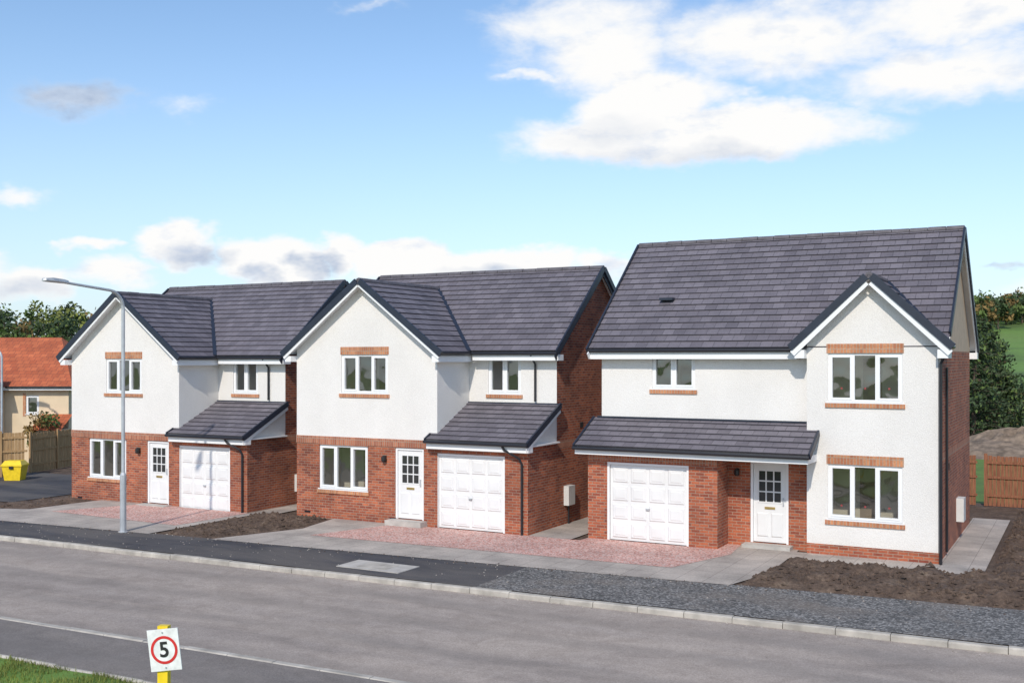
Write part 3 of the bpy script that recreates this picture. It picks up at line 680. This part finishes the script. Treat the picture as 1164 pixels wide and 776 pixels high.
def bghouse(px,d,w,dep,z0,ez,rz,name):
    c=at(px,d); E=empty(name,c); mw=MB(); mr=MB()
    P=lambda u,v,z:c+R*u+F*v+Z*z
    W=Wall(P(-w,0,0),R,-F)
    ops=[(w-1.95,w-1.35,2.2,3.05),(w-5,w-4,2.2,3.05),(w-1.2,w-.5,.6,1.6)]
    wall(mw,W,(0,w),(z0,ez),lambda u,v:'cream',ops)
    for o in ops: window(mw,W,*o,n=1,lintel=False,sill=False); mw.lbox(W,o[0]-.12,o[0]-.002,o[2]-.1,o[3]+.1,-.01,.02,'brick_orange')
    mw.face([P(0,0,z0),P(0,dep,z0),P(0,dep,ez),P(0,0,ez)],'cream'); mw.face([P(-w,0,z0),P(-w,dep,z0),P(-w,dep,ez),P(-w,0,ez)],'cream'); mw.face([P(-w,dep,z0),P(0,dep,z0),P(0,dep,ez),P(-w,dep,ez)],'cream')
    mw.hexa([P(-w,-1.2,z0),P(-2.9,-1.2,z0),P(-2.9,-.01,z0),P(-w,-.01,z0),P(-w,-1.2,ez),P(-2.9,-1.2,ez),P(-2.9,-.01,ez),P(-w,-.01,ez)],'cream')
    mr.face([P(-w-.3,-1.5,ez),P(-2.7,-1.5,ez),P(-2.7,-.2,ez+.45),P(-w-.3,-.2,ez+.45)],'red_tile')
    o=.3; h=dep/2
    a,b_,cc,dd=P(-w-o,-o,ez),P(o,-o,ez),P(o,dep+o,ez),P(-w-o,dep+o,ez); r0,r1=P(-w+1.5,h,rz),P(-1.8,h,rz)
    for f in ([a,b_,r1,r0],[b_,cc,r1],[cc,dd,r0,r1],[dd,a,r0]): mr.face(f,'red_tile')
    for q in ((a,b_),(b_,cc),(cc,dd),(dd,a)): mr.beam(q[0]-Z*.16,q[1]-Z*.16,.05,.14,'upvc')
    mr.beam(P(-2.7,-o,ez-.06)-F*.06,b_-Z*.06-F*.06,.1,.08,'gutter')
    mr.face([P(-1.2,-1.3,1.55),P(.2,-1.3,1.55),P(.2,0,2.2),P(-1.2,0,2.2)],'red_tile'); mw.hexa([P(-1.1,-1.1,z0),P(.1,-1.1,z0),P(.1,-.02,z0),P(-1.1,-.02,z0),P(-1.1,-1.1,1.55),P(.1,-1.1,1.55),P(.1,-.02,1.55),P(-1.1,-.02,1.55)],'cream')
    mw.obj('walls',E,c); mr.obj('roof',E,c)
bghouse(78,48.5,9.5,7,-.3,3.45,5.75,'cream_house')
def heap(c,r,h,mat,name):
    mb=MB(); n=40; m=14
    f=lambda i,k:(lambda rr,a:V(c.x+rr*1.6*math.cos(a),c.y+rr*math.sin(a),-.2+(h+.2)*max(0,(1-(i/m)**1.3))*(1+.35*noise.fractal(V(i*.5,math.cos(a)*2.5,math.sin(a)*2.5),1,2,3))))(r*i/m,2*math.pi*(k%n)/n)
    for i in range(m):
        for k in range(n): mb.face([f(i,k),f(i+1,k),f(i+1,k+1),f(i,k+1)],mat)
    mb.obj(name)
heap(at(1170,54),4.2,1.15,'gravel_grey','soil_mound')

# ------------------------------------------------------------ vegetation
def leafq(mb,p,s,mat):
    a=Vector((random.gauss(0,1),random.gauss(0,1),random.gauss(0,1))).normalized(); b=a.orthogonal().normalized(); c=a.cross(b)
    r=random.random()*6.28; u=(b*math.cos(r)+c*math.sin(r))*s; v=(c*math.cos(r)-b*math.sin(r))*s*random.uniform(.5,.9)
    mb.face([p-u,p+v*.6,p+u,p-v*.8],mat)
def pine(base,h,r):
    E=empty('pine_tree',base); mb=MB(); lf=MB()
    lean=V(random.uniform(-.2,.2),random.uniform(-.2,.2),0)
    mb.tube([base-Z*.2,base+Z*h*.5+lean*.5,base+Z*h*.97+lean],.1,'bark',7,[.16,.1,.02])
    lv=int(h/.32)
    for i in range(lv):
        t=.06+.93*i/lv; z=h*t; rad=r*(1-t)**.6*(.7+.5*random.random())+.15
        for k in range(random.randint(6,8)):
            a=random.random()*6.28; L=rad*random.uniform(.6,1.25); d=V(math.cos(a),math.sin(a),random.uniform(-.2,.25))
            o=base+lean*t+Z*z
            mb.tube([o,o+d*L*.9],.03,'bark',3,[.025,.006])
            n=int(10+L*14)
            for _ in range(n):
                q=random.random()**.7; p=o+d*(L*q)+V(random.gauss(0,.13),random.gauss(0,.13),random.gauss(-.04,.10)); leafq(lf,p,random.uniform(.07,.16),random.choice(['pine_leaf','pine_leaf','pine_leaf','leaf_dark','leaf_dark','leaf_green']))
    mb.obj('trunk_and_limbs',E,base); lf.obj('needles',E,base)
for px,d,h,r in ((1106,58,7.4,2.0),(1121,60,7.2,1.9),(1134,62,6.0,1.5),(1094,62,6.8,1.8),(1149,60,4.2,1.6),(1180,57,3.9,1.8)): pine(at(px,d,-.15),h,r)
def broad(mb,base,h,r,mats,ls,dens):
    mb.tube([base-Z*.5,base+Z*h*.35,base+Z*h*.6],.2,'bark',6,[h*.03,h*.022,h*.012])
    nc=random.randint(9,14)
    for _ in range(nc):
        a=random.random()*6.28; rr=r*math.sqrt(random.random())*.75; z=h*random.uniform(.3,.9); c=base+V(rr*math.cos(a),rr*math.sin(a),z)
        mb.tube([base+Z*h*.4,c],.05,'bark',3,[h*.012,h*.004])
        cr=r*random.uniform(.25,.48); mt=random.choice(mats)
        for _ in range(dens):
            v=Vector((random.gauss(0,1),random.gauss(0,1),random.gauss(0,.8))); v=v.normalized()*cr*random.random()**.4
            leafq(mb,c+v,ls*random.uniform(.6,1.3),mt)
mb=MB()
for i in range(32):
    px=-90+i*6.8+random.uniform(-3,3); d=random.uniform(88,118); p=at(px,d); p.z=hgt(p.x,p.y)
    tp=352+10*math.sin(px*.09)+random.uniform(-7,12)
    if px>60: tp=345+random.uniform(-6,8)
    top=HC+(HY-tp)*d/FP
    broad(mb,p,max(4,top-p.z),random.uniform(2.0,3.6),random.choice([['leaf_dark','pine_leaf','leaf_green'],['leaf_green','leaf_lime','leaf_dark'],['leaf_brown','leaf_green','leaf_lime'],['pine_leaf','leaf_dark']]),.22,70)
for i in range(26):
    px=1085+i*7+random.uniform(-4,4); d=random.uniform(300,345); p=at(px,d); p.z=hgt(p.x,p.y)
    broad(mb,p,random.uniform(6,10),random.uniform(4,7),[['leaf_dark','leaf_green'],['leaf_brown','leaf_dark']][i%2],.7,40)
for i in range(18):
    px=1120+i*7+random.uniform(-5,5); d=random.uniform(64,76); p=at(px,d); p.z=hgt(p.x,p.y)
    broad(mb,p,random.uniform(2.6,3.9),1.8,['leaf_dark','leaf_brown','pine_leaf','leaf_green'],.14,70)
mb.obj('distant_trees')
mb=MB()
b0=at(46,47.5); broad(mb,b0,2.3,1.0,['leaf_brown','leaf_green'],.09,120); mb.obj('shrub')

# ------------------------------------------------------------ world
w=bpy.data.worlds.new('World'); sc.world=w; w.use_nodes=True; nt=w.node_tree; nt.nodes.clear()
out=N(nt,'ShaderNodeOutputWorld'); bg=N(nt,'ShaderNodeBackground'); nt.links.new(bg.outputs[0],out.inputs[0])
EL=math.radians(38); AZ=math.radians(167)
sky=N(nt,'ShaderNodeTexSky',sky_type='NISHITA'); sky.sun_disc=False; sky.sun_elevation=EL; sky.sun_rotation=AZ; sky.air_density=1.0; sky.dust_density=.5; sky.ozone_density=1.6
STR=.14; bg.inputs['Strength'].default_value=STR
tc=N(nt,'ShaderNodeTexCoord'); sx=N(nt,'ShaderNodeSeparateXYZ'); nt.links.new(tc.outputs['Generated'],sx.inputs[0])
m=lambda *a,**k: mth(nt,*a,**k)
az=m('ARCTAN2',sx.outputs[0],sx.outputs[1]); el=m('ARCSINE',sx.outputs[2])
def pxaz(px): return -YAW+math.atan((px-582)/FP)
def pxel(px,py): return math.atan((HY-py)/FP/math.sqrt(1+((px-582)/FP)**2))
def cvec(a,e,s,sy,off):
    c=N(nt,'ShaderNodeCombineXYZ'); nt.links.new(m('MULTIPLY',a,s),c.inputs[0]); nt.links.new(m('MULTIPLY',e,sy),c.inputs[1]); c.inputs[2].default_value=off; return c.outputs[0]
wt_=N(nt,'ShaderNodeTexNoise'); wt_.inputs['Scale'].default_value=1; wt_.inputs['Detail'].default_value=4; wt_.inputs['Roughness'].default_value=.6; nt.links.new(cvec(az,el,14,24,1.3),wt_.inputs['Vector'])
ws=N(nt,'ShaderNodeSeparateColor'); nt.links.new(wt_.outputs['Color'],ws.inputs[0])
waz=m('ADD',az,m('MULTIPLY',m('SUBTRACT',ws.outputs[0],.5),.10)); wel=m('ADD',el,m('MULTIPLY',m('SUBTRACT',ws.outputs[1],.5),.045))
def blobmask(blobs,core):
    mx=None
    for px,py,rx,ry,wt in blobs:
        a0=pxaz(px); e0=pxel(px,py); ra=(pxaz(px+rx)-pxaz(px-rx))/2; re=ry/FP
        dx=m('MULTIPLY_ADD',waz,1/ra,-a0/ra); dy=m('MULTIPLY_ADD',wel,1/re,-e0/re)
        r2=m('MULTIPLY_ADD',dx,dx,m('MULTIPLY',dy,dy)); e=m('MULTIPLY',m('SUBTRACT',core,m('SQRT',r2),None,True),wt)
        mx=e if mx is None else m('MAXIMUM',mx,e)
    return mx
mx=blobmask([(790,152,205,34,1.25),(740,115,100,42,1.15),(690,65,125,50,.75),(660,25,120,38,.65),(880,45,190,50,.78),(1060,82,190,40,.75),(1080,15,210,42,.8),(610,90,42,9,.6),
 (205,280,62,26,1.2),(310,300,60,30,1.3),(385,290,36,26,1.1),(450,294,60,26,1.4),(545,302,70,22,1.2),(620,296,60,18,1.1),(690,300,60,14,.8),(30,322,70,24,1.0),(120,312,60,18,.8),(100,283,30,9,.8),(95,112,75,24,.6),(215,117,50,14,.3),(15,222,60,12,.5),(430,8,60,10,.4),(1145,298,45,7,.55),(760,310,120,20,.6),(1250,330,150,20,.6),(-80,300,120,30,.7)],1.3)
gm=blobmask([(228,290,55,15,1.3),(362,302,32,15,1.3),(298,312,24,10,1.0),(90,112,85,28,1.6),(560,310,60,10,.7),(790,178,190,14,.45),(700,150,60,20,.3),(1145,298,60,12,1.2),(20,330,60,12,.7)],1.2)
nA=noise_n(nt,cvec(az,el,18,36,4.2),1,7,.6,.2)
den=m('ADD',m('MULTIPLY',mx,1.35),m('MULTIPLY',m('SUBTRACT',nA,.52),1.2))
mr_=N(nt,'ShaderNodeMapRange',interpolation_type='SMOOTHSTEP'); nt.links.new(den,mr_.inputs[0]); mr_.inputs[1].default_value=.12; mr_.inputs[2].default_value=1.0
dens=m('MULTIPLY',mr_.outputs[0],m('MINIMUM',m('MULTIPLY',mx,2.6),1.0),None,True)
nB=noise_n(nt,cvec(az,el,14,32,9.1),1,5,.6)
cc=ramp(nt,nB,[(.28,(.74,.81,.93)),(.46,(1.0,.995,.985))])
gfac=m('MULTIPLY',m('MINIMUM',gm,1.0),m('MULTIPLY_ADD',nA,1.6,-.1,True),None,True)
cc=mixc(nt,gfac,cc,(.36,.47,.66))
ccs=mixc(nt,1.0,cc,(7.1,7.1,7.1),'MULTIPLY')
skyc=mixc(nt,1.0,sky.outputs[0],(1.08,1.17,1.24),'MULTIPLY')
hz=m('POWER',m('SUBTRACT',1.0,m('MINIMUM',m('MULTIPLY',m('MAXIMUM',el,0.0),3.0),1.0)),1.7)
skyc=mixc(nt,m('MULTIPLY',hz,.75),skyc,(4.3,5.2,6.4))
nt.links.new(mixc(nt,dens,skyc,ccs),bg.inputs['Color'])
w.cycles.sampling_method='MANUAL'; w.cycles.sample_map_resolution=512
ld=bpy.data.lights.new('sun','SUN'); ld.energy=3.15; ld.angle=math.radians(1.0); ld.color=(1,.925,.82)
lo=bpy.data.objects.new('sun',ld); sc.collection.objects.link(lo)
dv=-V(math.sin(AZ)*math.cos(EL),math.cos(AZ)*math.cos(EL),math.sin(EL)); lo.rotation_euler=dv.to_track_quat('-Z','Y').to_euler()
cam=bpy.data.cameras.new('camera'); co=bpy.data.objects.new('camera',cam); sc.collection.objects.link(co)
co.location=(0,0,HC); co.rotation_euler=(math.radians(90),0,YAW); cam.sensor_width=36; cam.lens=36*FP/1164; cam.shift_y=(HY-388)/1164; cam.clip_end=6000; cam.clip_start=.1
sc.camera=co
sc.view_settings.view_transform='Standard'; sc.view_settings.look='None'; sc.view_settings.exposure=0
print('done')
